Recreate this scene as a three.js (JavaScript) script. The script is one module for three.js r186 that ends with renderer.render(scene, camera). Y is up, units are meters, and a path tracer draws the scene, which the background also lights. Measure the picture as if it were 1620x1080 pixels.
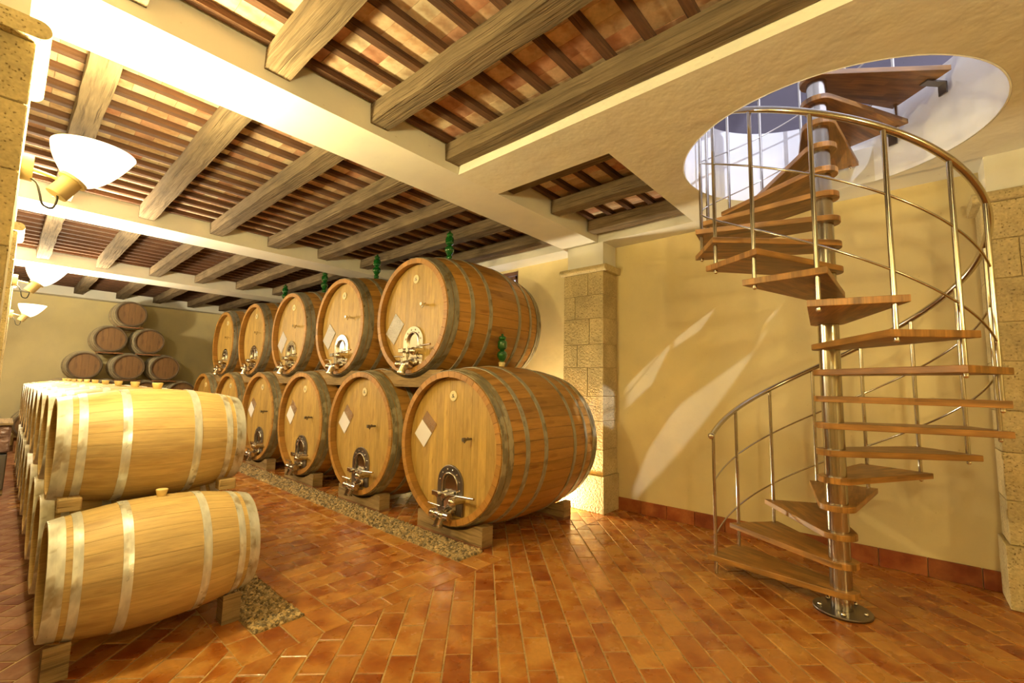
import * as THREE from 'three';
import { mergeGeometries } from 'three/addons/utils/BufferGeometryUtils.js';
import { ConvexGeometry } from 'three/addons/geometries/ConvexGeometry.js';
import { RectAreaLightUniformsLib } from 'three/addons/lights/RectAreaLightUniformsLib.js';

// ------------------------------------------------------------------ camera, sky, sun, exposure
const scene = new THREE.Scene();
const camera = new THREE.PerspectiveCamera(74.94, 1620 / 1080, 0.05, 60);
camera.rotation.order = 'YXZ';
camera.position.set(0, 1.5, 0);
camera.rotation.set(THREE.MathUtils.degToRad(5.6527), THREE.MathUtils.degToRad(-48.553), THREE.MathUtils.degToRad(1.1494));
scene.add(camera);

const renderer = new THREE.WebGLRenderer({ antialias: true });
renderer.toneMapping = THREE.LinearToneMapping;
renderer.toneMappingExposure = 1.02;
renderer.shadowMap.enabled = true;
RectAreaLightUniformsLib.init();

scene.background = new THREE.Color().setRGB(2.1, 2.15, 2.7);            // bright overcast-blue daylight outside
const sun = new THREE.DirectionalLight(new THREE.Color().setRGB(0.76, 0.82, 1.0), 3.6);
sun.target.position.set(3.95, 3.34, -0.4);
sun.position.set(3.95 - 1 * 3, 3.34 + 2.44 * 3, -0.4 + 1.92 * 3);
sun.castShadow = true; sun.shadow.mapSize.set(2048, 2048); sun.shadow.radius = 1.6;
Object.assign(sun.shadow.camera, { left: -6, right: 6, top: 6, bottom: -6, near: 0.1, far: 25 });
scene.add(sun, sun.target);

const LAMP = new THREE.Color().setRGB(1.0, 0.835, 0.405);                  // warm bulbs in the front sconces
const LAMP_FAR = new THREE.Color().setRGB(1.0, 0.87, 0.60);              // whiter bulbs further in
const LAMP_CD = 31;

// ------------------------------------------------------------------ helpers
let seed = 7;
const rnd = () => { seed = (seed + 0x6D2B79F5) | 0; let t = Math.imul(seed ^ (seed >>> 15), 1 | seed); t = (t + Math.imul(t ^ (t >>> 7), 61 | t)) ^ t; return ((t ^ (t >>> 14)) >>> 0) / 4294967296; };
const rr = (a, b) => a + (b - a) * rnd();
const V2 = (x, y) => new THREE.Vector2(x, y), V3 = (x, y, z) => new THREE.Vector3(x, y, z);
const used = new Map();
const numbered = (name) => { const n = used.get(name) ?? 0; used.set(name, n + 1); return n ? name + '_' + String(n).padStart(3, '0') : name; };
function tag(o, label, category, group, kind) {
  if (label) o.userData.label = label;
  if (category) o.userData.category = category;
  if (group) o.userData.group = group;
  if (kind) o.userData.kind = kind;
  return o;
}
function mesh(name, geo, mat, parent = scene) {
  const m = new THREE.Mesh(geo, mat); m.castShadow = true; m.receiveShadow = true;
  m.name = parent === scene ? numbered(name) : name; parent.add(m); return m;
}
function group(name, parent = scene, x = 0, y = 0, z = 0) {
  const g = new THREE.Group(); g.name = parent === scene ? numbered(name) : name; g.position.set(x, y, z); parent.add(g); return g;
}
function copyOf(src, label) { const c = src.clone(); c.name = numbered(src.name.replace(/_\d{3}$/, '')); c.userData = { ...src.userData }; if (label) c.userData.label = label; scene.add(c); return c; }
const place = (g, x, y, z) => g.translate(x, y, z);
// uv in metres, u along the grain axis
function metreUV(geo, grain = 'x', ou = 0, ov = 0) {
  const g = geo.index ? geo.toNonIndexed() : geo;
  g.computeVertexNormals();
  const p = g.attributes.position, n = g.attributes.normal, uv = new Float32Array(p.count * 2), gi = 'xyz'.indexOf(grain);
  const get = (a, i, k) => (k === 0 ? a.getX(i) : k === 1 ? a.getY(i) : a.getZ(i));
  for (let t = 0; t < p.count; t += 3) {
    let nx = 0, ny = 0, nz = 0;
    for (let k = 0; k < 3; k++) { nx += Math.abs(n.getX(t + k)); ny += Math.abs(n.getY(t + k)); nz += Math.abs(n.getZ(t + k)); }
    const ax = nx >= ny && nx >= nz ? 0 : ny >= nz ? 1 : 2;
    let [a, b] = [0, 1, 2].filter((k) => k !== ax);
    if (b === gi) [a, b] = [b, a];
    for (let k = 0; k < 3; k++) { uv[(t + k) * 2] = get(p, t + k, a) + ou; uv[(t + k) * 2 + 1] = get(p, t + k, b) + ov; }
  }
  g.setAttribute('uv', new THREE.BufferAttribute(uv, 2));
  return g;
}
const box = (w, h, d, x = 0, y = 0, z = 0, grain = 'x') => place(metreUV(new THREE.BoxGeometry(w, h, d), grain, rnd() * 3, rnd() * 3), x, y, z);
const span = (x0, x1, y0, y1, z0, z1, grain = 'x') => { const g = new THREE.BoxGeometry(x1 - x0, y1 - y0, z1 - z0); place(g, (x0 + x1) / 2, (y0 + y1) / 2, (z0 + z1) / 2); return metreUV(g, grain); };
function chamferBox(w, h, d, c, grain = 'x', jig = 0) {
  const pts = [];
  for (const sx of [-1, 1]) for (const sy of [-1, 1]) for (const sz of [-1, 1]) {
    const j = () => (jig ? rr(-jig, jig) : 0);
    pts.push(V3(sx * (w / 2 - c) + j(), sy * (h / 2 - c) + j(), sz * d / 2), V3(sx * (w / 2 - c) + j(), sy * h / 2, sz * (d / 2 - c) + j()), V3(sx * w / 2, sy * (h / 2 - c) + j(), sz * (d / 2 - c) + j()));
  }
  return metreUV(new ConvexGeometry(pts), grain, rnd() * 3, rnd() * 3);
}
// solid of revolution about the x axis, profile [[x, r], ...]
function revolveX(profile, seg = 48, closed = false) {
  const g = new THREE.LatheGeometry(profile.map(([x, r]) => V2(Math.max(r, 0.0001), x)), seg);
  g.rotateZ(-Math.PI / 2);
  return g;
}
const lathe = (prof, seg = 24) => new THREE.LatheGeometry(prof.map(([r, y]) => V2(Math.max(r, 0.0001), y)), seg);
function rod(a, b, r, seg = 8) {
  const d = b.clone().sub(a), g = new THREE.CylinderGeometry(r, r, d.length(), seg);
  g.applyQuaternion(new THREE.Quaternion().setFromUnitVectors(V3(0, 1, 0), d.clone().normalize()));
  return place(g, (a.x + b.x) / 2, (a.y + b.y) / 2, (a.z + b.z) / 2);
}
const merge = (list) => mergeGeometries(list.map((g) => { const q = g.index ? g.toNonIndexed() : g; for (const k of Object.keys(q.attributes)) if (!['position', 'normal', 'uv', 'color'].includes(k)) q.deleteAttribute(k); return q; }));
// convex polygon in the floor plane made into a slab with a bevelled top: top at y1, bottom at y0
function slabPoly(poly, y0, y1, bev) {
  let cx = 0, cz = 0; poly.forEach(([x, z]) => { cx += x / poly.length; cz += z / poly.length; });
  const n = poly.length, pos = [];
  let area = 0; for (let i = 0; i < n; i++) { const [a, b] = poly[i], [c, d] = poly[(i + 1) % n]; area += a * d - c * b; }
  const P = area > 0 ? [...poly].reverse() : poly;
  const inset = P.map((p, i) => {
    const q = P[(i + n - 1) % n], r = P[(i + 1) % n];
    const e1 = V2(p[0] - q[0], p[1] - q[1]).normalize(), e2 = V2(r[0] - p[0], r[1] - p[1]).normalize();
    const n1 = V2(e1.y, -e1.x), n2 = V2(e2.y, -e2.x), s = n1.clone().add(n2), k = Math.max(0.35, 1 + n1.dot(n2));
    return [p[0] - s.x * bev / k * -1, p[1] - s.y * bev / k * -1];
  });
  const dist = (a) => Math.hypot(a[0] - cx, a[1] - cz);
  const I = inset.map((p, i) => (dist(p) < dist(P[i]) ? p : [2 * P[i][0] - p[0], 2 * P[i][1] - p[1]]));
  const tri = (a, b, c) => pos.push(...a, ...b, ...c);
  for (let i = 0; i < n; i++) {
    const j = (i + 1) % n, a = [P[i][0], y1 - bev * 0.7, P[i][1]], b = [P[j][0], y1 - bev * 0.7, P[j][1]], c = [I[i][0], y1, I[i][1]], d = [I[j][0], y1, I[j][1]], e = [P[i][0], y0, P[i][1]], f = [P[j][0], y0, P[j][1]];
    tri(a, b, c); tri(b, d, c); tri(e, f, a); tri(f, b, a);
    if (i > 0 && i < n - 1) tri([I[0][0], y1, I[0][1]], c, d);
  }
  const g = new THREE.BufferGeometry(); g.setAttribute('position', new THREE.Float32BufferAttribute(pos, 3));
  return g;
}
function clipPoly(poly, ax, s, lim) {       // keep s * coordinate <= s * lim
  const out = [], f = (p) => s * (p[ax] - lim);
  for (let i = 0; i < poly.length; i++) {
    const a = poly[i], b = poly[(i + 1) % poly.length], fa = f(a), fb = f(b);
    if (fa <= 0) out.push(a);
    if ((fa < 0 && fb > 0) || (fa > 0 && fb < 0)) { const t = fa / (fa - fb); out.push([a[0] + (b[0] - a[0]) * t, a[1] + (b[1] - a[1]) * t]); }
  }
  return out;
}
const clipRect = (p, [x0, x1, z0, z1]) => { p = clipPoly(p, 0, -1, x0); p = p.length > 2 ? clipPoly(p, 0, 1, x1) : []; p = p.length > 2 ? clipPoly(p, 1, -1, z0) : []; return p.length > 2 ? clipPoly(p, 1, 1, z1) : []; };
const polyArea = (p) => { let a = 0; p.forEach(([x, z], i) => { const [u, v] = p[(i + 1) % p.length]; a += x * v - u * z; }); return Math.abs(a / 2); };
// how large a patch shows in the photograph (0 outside the frame)
camera.updateMatrixWorld(); camera.updateProjectionMatrix();
const viewProj = new THREE.Matrix4().multiplyMatrices(camera.projectionMatrix, camera.matrixWorld.clone().invert());
function shows(x, y, z, area, normal = V3(0, 1, 0)) {
  const p = V3(x, y, z), d = p.clone().sub(camera.position), l = d.length(), q = p.clone().applyMatrix4(viewProj);
  if (d.dot(camera.getWorldDirection(V3(0, 0, 0))) < 0.1 || Math.abs(q.x) > 1.05 || Math.abs(q.y) > 1.05) return 0;
  return area * Math.abs(d.dot(normal)) / (l * l * l);
}

// ------------------------------------------------------------------ textures (colour grain and fine relief only)
function hash(i, j, s) { let h = Math.imul(i, 374761393) ^ Math.imul(j, 668265263) ^ Math.imul(s, 2147483647); h = Math.imul(h ^ (h >>> 13), 1274126177); return ((h ^ (h >>> 16)) >>> 0) / 4294967296; }
function vnoise(u, v, nu, nv, s) {
  const x = u * nu, y = v * nv, i = Math.floor(x), j = Math.floor(y), fx = x - i, fy = y - j, a = fx * fx * (3 - 2 * fx), b = fy * fy * (3 - 2 * fy);
  const m = (k, n) => ((k % n) + n) % n, h = (p, q) => hash(m(p, nu), m(q, nv), s);
  return (h(i, j) * (1 - a) + h(i + 1, j) * a) * (1 - b) + (h(i, j + 1) * (1 - a) + h(i + 1, j + 1) * a) * b;
}
function fbm(u, v, nu, nv, s, oct = 4) { let r = 0, a = 0.5, t = 0; for (let k = 0; k < oct; k++) { r += a * vnoise(u, v, nu << k, nv << k, s + k); t += a; a *= 0.5; } return r / t; }
function tex(size, fn, srgb, ru = 1, rv = 1) {
  const d = new Uint8Array(size * size * 4);
  for (let y = 0; y < size; y++) for (let x = 0; x < size; x++) {
    const c = fn(x / size, y / size), o = (y * size + x) * 4;
    for (let k = 0; k < 3; k++) d[o + k] = Math.max(0, Math.min(255, 255 * (typeof c === 'number' ? c : c[k])));
    d[o + 3] = 255;
  }
  const t = new THREE.DataTexture(d, size, size); t.wrapS = t.wrapT = THREE.RepeatWrapping; t.magFilter = THREE.LinearFilter; t.minFilter = THREE.LinearMipmapLinearFilter; t.generateMipmaps = true;
  if (srgb) t.colorSpace = THREE.SRGBColorSpace; t.repeat.set(ru, rv); t.needsUpdate = true; return t;
}
const mix = (a, b, t) => a.map((x, k) => x + (b[k] - x) * t);
const sat = (x) => Math.max(0, Math.min(1, x));
const oakFn = (u, v) => {
  const w = v + 0.012 * (fbm(u, v, 3, 3, 5, 2) - 0.5), g = fbm(u, w, 3, 70, 11, 3), b = fbm(u, v, 4, 12, 21, 3), f = fbm(u, v, 30, 200, 31, 2), st = sat((fbm(u, v, 5, 9, 41, 3) - 0.63) * 5);
  const t = 0.82 + 0.15 * (g - 0.5) + 0.20 * (b - 0.5) + 0.10 * (f - 0.5);
  return mix([t + 0.12, t + 0.10, t + 0.06], [t * 0.72, t * 0.58, t * 0.42], st * 0.55);
};
const TX = {};
TX.oak = tex(512, oakFn, true, 0.8, 1.6);
TX.lam = tex(512, (u, v) => { const k = Math.floor(v * 14), q = 0.90 + 0.16 * hash(k, Math.floor(u * 3 + hash(k, 3, 9)) % 3, 131), g = fbm(u, v, 5, 90, 133, 3), b = fbm(u, v, 6, 20, 135, 3); const t = q * (0.84 + 0.24 * (g - 0.5) + 0.3 * (b - 0.5)); return [t, t * 0.97, t * 0.92]; }, true, 1.2, 1.7);
TX.oakB = tex(512, (u, v) => 0.5 + 0.5 * (fbm(u, v, 4, 90, 12, 3) - 0.5), false, 0.8, 1.6);
TX.beam = tex(512, (u, v) => {
  const w = v + 0.05 * (fbm(u, v, 4, 4, 6, 3) - 0.5), g = fbm(u, w, 3, 40, 14, 4), b = fbm(u, v, 5, 8, 24, 4), cr = sat((fbm(u, w, 3, 60, 44, 3) - 0.66) * 9), f = fbm(u, w, 20, 160, 47, 2);
  const t = 0.74 + 0.16 * (g - 0.5) + 0.34 * (b - 0.5) + 0.16 * (f - 0.5);
  return mix([t + 0.06, t + 0.03, t - 0.03], [0.30, 0.22, 0.15], cr * 0.35);
}, true, 0.7, 1.5);
TX.beamB = tex(512, (u, v) => 0.6 + 0.7 * (fbm(u, v + 0.05 * (fbm(u, v, 4, 4, 6, 3) - 0.5), 3, 40, 14, 4) - 0.5) - 0.3 * sat((fbm(u, v, 3, 60, 44, 3) - 0.66) * 9), false, 0.7, 1.5);
TX.plaster = tex(512, (u, v) => { const b = fbm(u, v, 3, 3, 51, 5), s = fbm(u, v, 8, 5, 57, 4), d = sat((fbm(u, v, 60, 60, 61, 2) - 0.90) * 8); const t = 0.93 + 0.12 * (b - 0.5) + 0.06 * (s - 0.5); return [t * (1 - 0.2 * d), t * (1 - 0.24 * d), (t - 0.05 * (s - 0.5)) * (1 - 0.3 * d)]; }, true, 0.5, 0.5);
TX.plasterB = tex(512, (u, v) => 0.5 + 0.5 * (fbm(u, v, 20, 20, 63, 4) - 0.5) + 0.3 * (fbm(u, v, 5, 5, 64, 3) - 0.5), false, 0.5, 0.5);
TX.stone = tex(512, (u, v) => { const b = fbm(u, v, 5, 5, 71, 5), f = fbm(u, v, 90, 90, 73, 2), p = sat((fbm(u, v, 110, 110, 75, 2) - 0.74) * 7); const t = 0.86 + 0.22 * (b - 0.5) + 0.14 * (f - 0.5); return mix([t, t * 0.98, t * 0.93], [t * 0.72, t * 0.66, t * 0.56], p); }, true);
TX.stoneB = tex(512, (u, v) => 0.6 + 0.5 * (fbm(u, v, 60, 60, 73, 3) - 0.5) - 0.5 * sat((fbm(u, v, 110, 110, 75, 2) - 0.74) * 7), false);
TX.terra = tex(512, (u, v) => { const b = fbm(u, v, 7, 7, 81, 4), f = fbm(u, v, 60, 60, 83, 3), d = sat((b - 0.40) * 2.4); const t = 0.96 + 0.10 * (f - 0.5); return mix([t, t * 0.97, t * 0.92], [t * 0.80, t * 0.60, t * 0.42], d); }, true, 1, 1);
TX.terraB = tex(512, (u, v) => 0.5 + 0.45 * (fbm(u, v, 24, 24, 85, 4) - 0.5) + 0.5 * (fbm(u, v, 6, 6, 87, 2) - 0.5), false, 1, 1);
TX.terraR = tex(256, (u, v) => 0.40 + 0.5 * (fbm(u, v, 9, 9, 89, 4) - 0.4), false, 1, 1);
TX.pian = tex(512, (u, v) => { const b = fbm(u, v, 6, 6, 91, 4), s = sat((fbm(u, v, 9, 7, 93, 4) - 0.50) * 4), f = fbm(u, v, 70, 70, 95, 2); const t = 0.86 + 0.3 * (b - 0.5) + 0.1 * (f - 0.5); return mix([t, t, t], [t * 0.72, t * 0.56, t * 0.46], s * 0.55); }, true, 1, 1);
TX.galv = tex(512, (u, v) => { const b = fbm(u, v, 14, 30, 101, 4), r = sat((fbm(u, v, 10, 10, 103, 4) - 0.60) * 6); const t = 0.88 + 0.3 * (b - 0.5); return mix([t, t, t * 0.98], [t * 0.72, t * 0.64, t * 0.52], r * 0.8); }, true, 1, 1);
TX.galvWorn = tex(512, (u, v) => { const b = fbm(u, v, 8, 24, 121, 4), w = sat((fbm(u, v, 9, 16, 123, 5) - 0.50) * 7); const t = 0.64 + 0.3 * (b - 0.5); return mix([t, t * 0.96, t * 0.84], [0.92, 0.89, 0.80], w * 0.7); }, true, 1, 1);
TX.galvR = tex(256, (u, v) => 0.42 + 0.5 * (fbm(u, v, 14, 14, 105, 4) - 0.5), false, 1, 1);
TX.galvB = tex(256, (u, v) => 0.5 + 0.8 * (fbm(u, v, 30, 8, 107, 3) - 0.5), false, 1, 1);
TX.film = tex(256, (u, v) => 0.5 + 0.9 * (fbm(u, v, 8, 14, 111, 4) - 0.5), false, 2, 2);

// ------------------------------------------------------------------ materials
const col = (r, g, b) => new THREE.Color().setRGB(r, g, b);
const std = (c, o = {}) => new THREE.MeshStandardMaterial({ color: c, roughness: 0.8, ...o });
const M = {};
M.plaster = std(col(0.82, 0.685, 0.36), { map: TX.plaster, bumpMap: TX.plasterB, bumpScale: 0.006, roughness: 0.9 });
M.white = std(col(0.86, 0.83, 0.73), { map: TX.plaster, bumpMap: TX.plasterB, bumpScale: 0.004, roughness: 0.9 });
M.soffit = std(col(0.87, 0.83, 0.69), { map: TX.plaster, bumpMap: TX.plasterB, bumpScale: 0.012, roughness: 0.95 });
M.drum = std(col(0.86, 0.85, 0.84), { roughness: 0.9 });
M.purple = std(col(0.16, 0.135, 0.16), { map: TX.plaster, roughness: 0.8 });
M.stone = [0.94, 1.0, 1.05].map((k) => std(col(0.72 * k, 0.60 * k, 0.34 * k), { map: TX.stone, bumpMap: TX.stoneB, bumpScale: 0.012, roughness: 0.95 }));
M.mortar = std(col(0.60, 0.49, 0.28), { map: TX.stone, roughness: 1 });
M.grout = std(col(0.60, 0.42, 0.19), { map: TX.stone, bumpMap: TX.stoneB, bumpScale: 0.004, roughness: 0.9 });
const TILE_TINTS = [[0.50, 0.24, 0.058], [0.45, 0.20, 0.048], [0.54, 0.275, 0.07], [0.48, 0.22, 0.055], [0.40, 0.16, 0.04], [0.52, 0.255, 0.065]];
M.tile = TILE_TINTS.map((c) => std(col(...c), { map: TX.terra, bumpMap: TX.terraB, bumpScale: 0.003, roughnessMap: TX.terraR, roughness: 0.62 }));
M.tileV = std(col(1, 1, 1), { map: TX.terra, bumpMap: TX.terraB, bumpScale: 0.003, roughnessMap: TX.terraR, roughness: 0.62, vertexColors: true });
const PIAN_TINTS = [[0.82, 0.63, 0.41], [0.76, 0.50, 0.32], [0.68, 0.37, 0.23], [0.84, 0.69, 0.47], [0.76, 0.53, 0.34], [0.80, 0.58, 0.37]];
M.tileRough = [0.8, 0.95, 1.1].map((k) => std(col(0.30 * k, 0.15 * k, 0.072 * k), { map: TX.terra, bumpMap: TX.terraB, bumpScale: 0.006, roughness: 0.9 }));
M.pian = PIAN_TINTS.map((c) => std(col(...c), { map: TX.pian, bumpMap: TX.terraB, bumpScale: 0.003, roughness: 0.95 }));
M.pianV = std(col(1, 1, 1), { map: TX.pian, roughness: 0.95, vertexColors: true });
M.joist = [0.9, 1.0, 1.12].map((k) => std(col(0.25 * k, 0.192 * k, 0.125 * k), { map: TX.beam, bumpMap: TX.beamB, bumpScale: 0.010, roughness: 0.95 }));
M.batten = std(col(0.14, 0.065, 0.03), { map: TX.beam, bumpMap: TX.beamB, bumpScale: 0.006, roughness: 0.9 });
M.caskSide = [0.86, 0.95, 1.04, 1.12].map((k) => std(col(0.46 * k, 0.235 * k, 0.05 * k), { map: TX.oak, bumpMap: TX.oakB, bumpScale: 0.002, roughness: 0.5 }));
M.caskRim = std(col(0.56, 0.31, 0.11), { map: TX.oak, roughness: 0.6 });
M.caskHead = [0.90, 0.97, 1.03, 1.09].map((k) => std(col(0.54 * k, 0.36 * k, 0.10 * k), { map: TX.oak, bumpMap: TX.oakB, bumpScale: 0.0015, roughness: 0.5 }));
M.barSide = [0.93, 0.98, 1.02, 1.07].map((k) => std(col(0.62 * k, 0.445 * k, 0.19 * k), { map: TX.oak, bumpMap: TX.oakB, bumpScale: 0.0015, roughness: 0.55 }));
M.barHead = [0.9, 1.0, 1.08].map((k) => std(col(0.44 * k, 0.27 * k, 0.10 * k), { map: TX.oak, roughness: 0.65 }));
M.galv = std(col(0.88, 0.86, 0.80), { map: TX.galv, roughnessMap: TX.galvR, roughness: 0.9, bumpMap: TX.galvB, bumpScale: 0.0015, metalness: 0.3 });
M.galvDull = std(col(0.43, 0.40, 0.30), { map: TX.galv, roughnessMap: TX.galvR, roughness: 1, bumpMap: TX.galvB, bumpScale: 0.001, metalness: 0.2 });
M.galvPale = std(col(0.58, 0.54, 0.42), { map: TX.galvWorn, roughnessMap: TX.galvR, roughness: 1, bumpMap: TX.galvB, bumpScale: 0.002, metalness: 0.15 });
M.oldSide = std(col(0.56, 0.48, 0.33), { map: TX.oak, roughness: 0.8 });
M.oldHead = std(col(0.17, 0.088, 0.028), { map: TX.oak, roughness: 0.7 });
M.oldRim = std(col(0.10, 0.065, 0.035), { map: TX.oak, roughness: 0.8, side: THREE.DoubleSide });
M.oldHoop = std(col(0.36, 0.325, 0.25), { map: TX.galv, roughness: 0.6, metalness: 0.5 });
M.timber = std(col(0.44, 0.31, 0.145), { map: TX.beam, bumpMap: TX.beamB, bumpScale: 0.006, roughness: 0.9 });
M.plankRed = std(col(0.34, 0.16, 0.07), { map: TX.beam, roughness: 0.9 });
M.tread = [0.92, 1.0, 1.08].map((k) => std(col(0.47 * k, 0.24 * k, 0.062 * k), { map: TX.lam, bumpMap: TX.oakB, bumpScale: 0.001, roughness: 0.4 }));
M.steel = std(col(0.58, 0.54, 0.48), { metalness: 1, roughness: 0.16 });
M.steelPole = std(col(0.50, 0.46, 0.40), { metalness: 1, roughness: 0.2 });
M.steelDark = std(col(0.24, 0.21, 0.18), { metalness: 0.9, roughness: 0.35 });
M.chrome = std(col(0.80, 0.78, 0.74), { metalness: 1, roughness: 0.12 });
M.brass = std(col(0.72, 0.56, 0.28), { metalness: 0.9, roughness: 0.35 });
M.gold = std(col(0.55, 0.44, 0.24), { metalness: 0.5, roughness: 0.5 });
M.medal = std(col(0.74, 0.63, 0.34), { roughness: 0.45 });
M.paper = std(col(0.80, 0.76, 0.74), { roughness: 0.8 });
M.sleeve = new THREE.MeshPhysicalMaterial({ color: col(0.85, 0.74, 0.56), roughness: 0.12, transmission: 0.9, thickness: 0, bumpMap: TX.film, bumpScale: 0.006 });
M.crinkle = std(col(0.86, 0.83, 0.81), { roughness: 0.28, bumpMap: TX.film, bumpScale: 0.03 });
M.bung = std(col(0.80, 0.62, 0.27), { roughness: 0.6 });
M.greenGlass = new THREE.MeshPhysicalMaterial({ color: col(0.012, 0.20, 0.025), roughness: 0.06, transmission: 0.55, thickness: 0.02, ior: 1.5, attenuationColor: col(0.01, 0.32, 0.05), attenuationDistance: 0.03, clearcoat: 1 });
M.cord = std(col(0.02, 0.018, 0.015), { roughness: 0.5 });
M.frame = std(col(0.15, 0.055, 0.022), { map: TX.oak, roughness: 0.5 });
M.pane = new THREE.MeshPhysicalMaterial({ color: col(1, 1, 1), roughness: 0.02, transmission: 1, thickness: 0 });
M.film = std(col(0.24, 0.13, 0.085), { roughness: 0.22, bumpMap: TX.film, bumpScale: 0.03 });
M.pebble = std(col(1, 1, 1), { roughness: 0.75, map: TX.stone });
M.skirt = [0.9, 1, 1.1].map((k) => std(col(0.40 * k, 0.135 * k, 0.036 * k), { map: TX.terra, bumpMap: TX.terraB, bumpScale: 0.003, roughness: 0.6 }));

// ------------------------------------------------------------------ the building
const SOF = 3.34, WR = 5.2, WL = -0.37, ZB = -14.6, ZF = 4.7;
const S = (name, geo, mat, label, parent) => { const m = mesh(name, geo, mat, parent); if (!parent) tag(m, label, null, null, 'structure'); return m; };
// right wall with one window opening behind the casks
const WZ0 = -5.45, WZ1 = -4.49, WY0 = 2.35, WY1 = 3.31;
S('wall_right', merge([span(WR, WR + 0.35, -0.2, 4.0, WZ1, ZF + 0.3, 'z'), span(WR, WR + 0.35, -0.2, 4.0, ZB - 0.3, WZ0, 'z'), span(WR, WR + 0.35, -0.2, WY0, WZ0, WZ1, 'z'), span(WR, WR + 0.35, WY1, 4.0, WZ0, WZ1, 'z')]), M.plaster, 'cream plastered wall behind the casks and the stair');
S('wall_left', span(WL - 0.3, WL, -0.2, 4.0, ZB - 0.3, ZF + 0.3, 'z'), M.plaster, 'cream plastered wall carrying the sconce pillars');
S('wall_back', span(WL, WR, -0.2, 4.0, ZB - 0.3, ZB, 'x'), M.plaster, 'cream end wall behind the old barrel stack');
S('wall_front', span(WL, WR, -0.2, 4.0, ZF, ZF + 0.3, 'x'), M.plaster, 'cream end wall at the entrance end');
{ // window on the right wall
  const w = group('window_1', scene, WR + 0.08, (WY0 + WY1) / 2, (WZ0 + WZ1) / 2); tag(w, 'small brown wooden window high on the cream wall', null, null, 'structure');
  const W = WZ1 - WZ0, H = WY1 - WY0;
  for (const s of [-1, 1]) { mesh('jamb', box(0.07, H, 0.06, 0, 0, s * (W / 2 - 0.03), 'y'), M.frame, w); mesh('rail', box(0.07, 0.06, W - 0.12, 0, s * (H / 2 - 0.03), 0, 'z'), M.frame, w); }
  mesh('mullion', box(0.07, H - 0.12, 0.08, 0, 0, 0, 'y'), M.frame, w);
  for (const s of [-1, 1]) {
    const c = s * W / 4, hw = W / 4 - 0.055, hh = H / 2 - 0.07;
    const sash = mesh('sash', merge([box(0.04, 2 * hh, 0.055, -0.02, 0, c - hw + 0.01, 'y'), box(0.04, 2 * hh, 0.055, -0.02, 0, c + hw - 0.01, 'y'), box(0.04, 0.06, 2 * hw, -0.02, hh - 0.03, c, 'z'), box(0.04, 0.06, 2 * hw, -0.02, 0.03 - hh, c, 'z')]), M.frame, w);
    mesh('pane', new THREE.BoxGeometry(0.004, 2 * hh - 0.1, 2 * hw - 0.06).translate(-0.02, 0, c), M.pane, sash);
  }
}
// plaster beams
const BEAMS = [[-3.38, -2.87], [-7.28, -6.78], [-11.11, -10.52], [0.52, 1.02], [-14.6, -14.3]];
['wide plaster beam between the near lamp pillar and the stone pilaster', 'second plaster beam across the ceiling beyond the near one', 'third plaster beam furthest from the stair', 'plaster beam over the pilaster beside the stair', 'low plaster band along the top of the end wall'].forEach((l, i) => {
  const [a, b] = BEAMS[i];
  tag(mesh('ceiling_beam', span(WL, i === 3 ? 2.49 : 4.87, SOF, 3.66, a, b), M.white), l, null, null, 'structure');
});
tag(mesh('ceiling_beam', span(4.87, WR, SOF, 3.66, ZB, ZF, 'z'), M.white), 'plaster beam running along the top of the cream wall', null, null, 'structure');
tag(mesh('ceiling_beam', span(WL, -0.08, SOF, 3.66, ZB, ZF, 'z'), M.white), 'plaster beam above the row of lamp pillars', null, null, 'structure');
// flat soffit round the stair, with a square void and the round stairwell
const HX = 3.95, HZ = -0.40, HR = 0.965;
{
  const sh = new THREE.Shape([V2(2.49, 2.87), V2(3.0, 2.87), V2(3.0, 1.67), V2(4.88, 1.67), V2(4.88, -ZF), V2(2.49, -ZF)]);
  const c = new THREE.Path(); c.absarc(HX, -HZ, HR + 0.012, 0, Math.PI * 2, true); sh.holes.push(c);
  const g = new THREE.ExtrudeGeometry(sh, { depth: 0.3, bevelEnabled: false, curveSegments: 96 }); g.rotateX(-Math.PI / 2); g.translate(0, SOF, 0);
  S('ceiling_soffit', metreUV(g, 'z'), M.soffit, 'flat cream soffit with the round stairwell opening');
  const deck = new THREE.Shape([V2(WL - 0.3, -ZB + 0.3), V2(WR + 0.35, -ZB + 0.3), V2(WR + 0.35, -ZF - 0.3), V2(WL - 0.3, -ZF - 0.3)]);
  const d = new THREE.Path(); d.absarc(HX, -HZ, HR + 0.012, 0, Math.PI * 2, true); deck.holes.push(d);
  const dg = new THREE.ExtrudeGeometry(deck, { depth: 0.36, bevelEnabled: false, curveSegments: 96 }); dg.rotateX(-Math.PI / 2); dg.translate(0, 3.64, 0);
  S('floor_upper', metreUV(dg, 'z'), M.drum, 'floor slab of the storey above');
  const lin = lathe([[HR, 3.3405], [HR, 4.03], [HR + 0.012, 4.03], [HR + 0.012, 3.3405], [HR, 3.3405]], 96); lin.translate(HX, 0, HZ);
  S('trim_1', lin, M.drum, 'white round lining of the stairwell opening');
}
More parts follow.
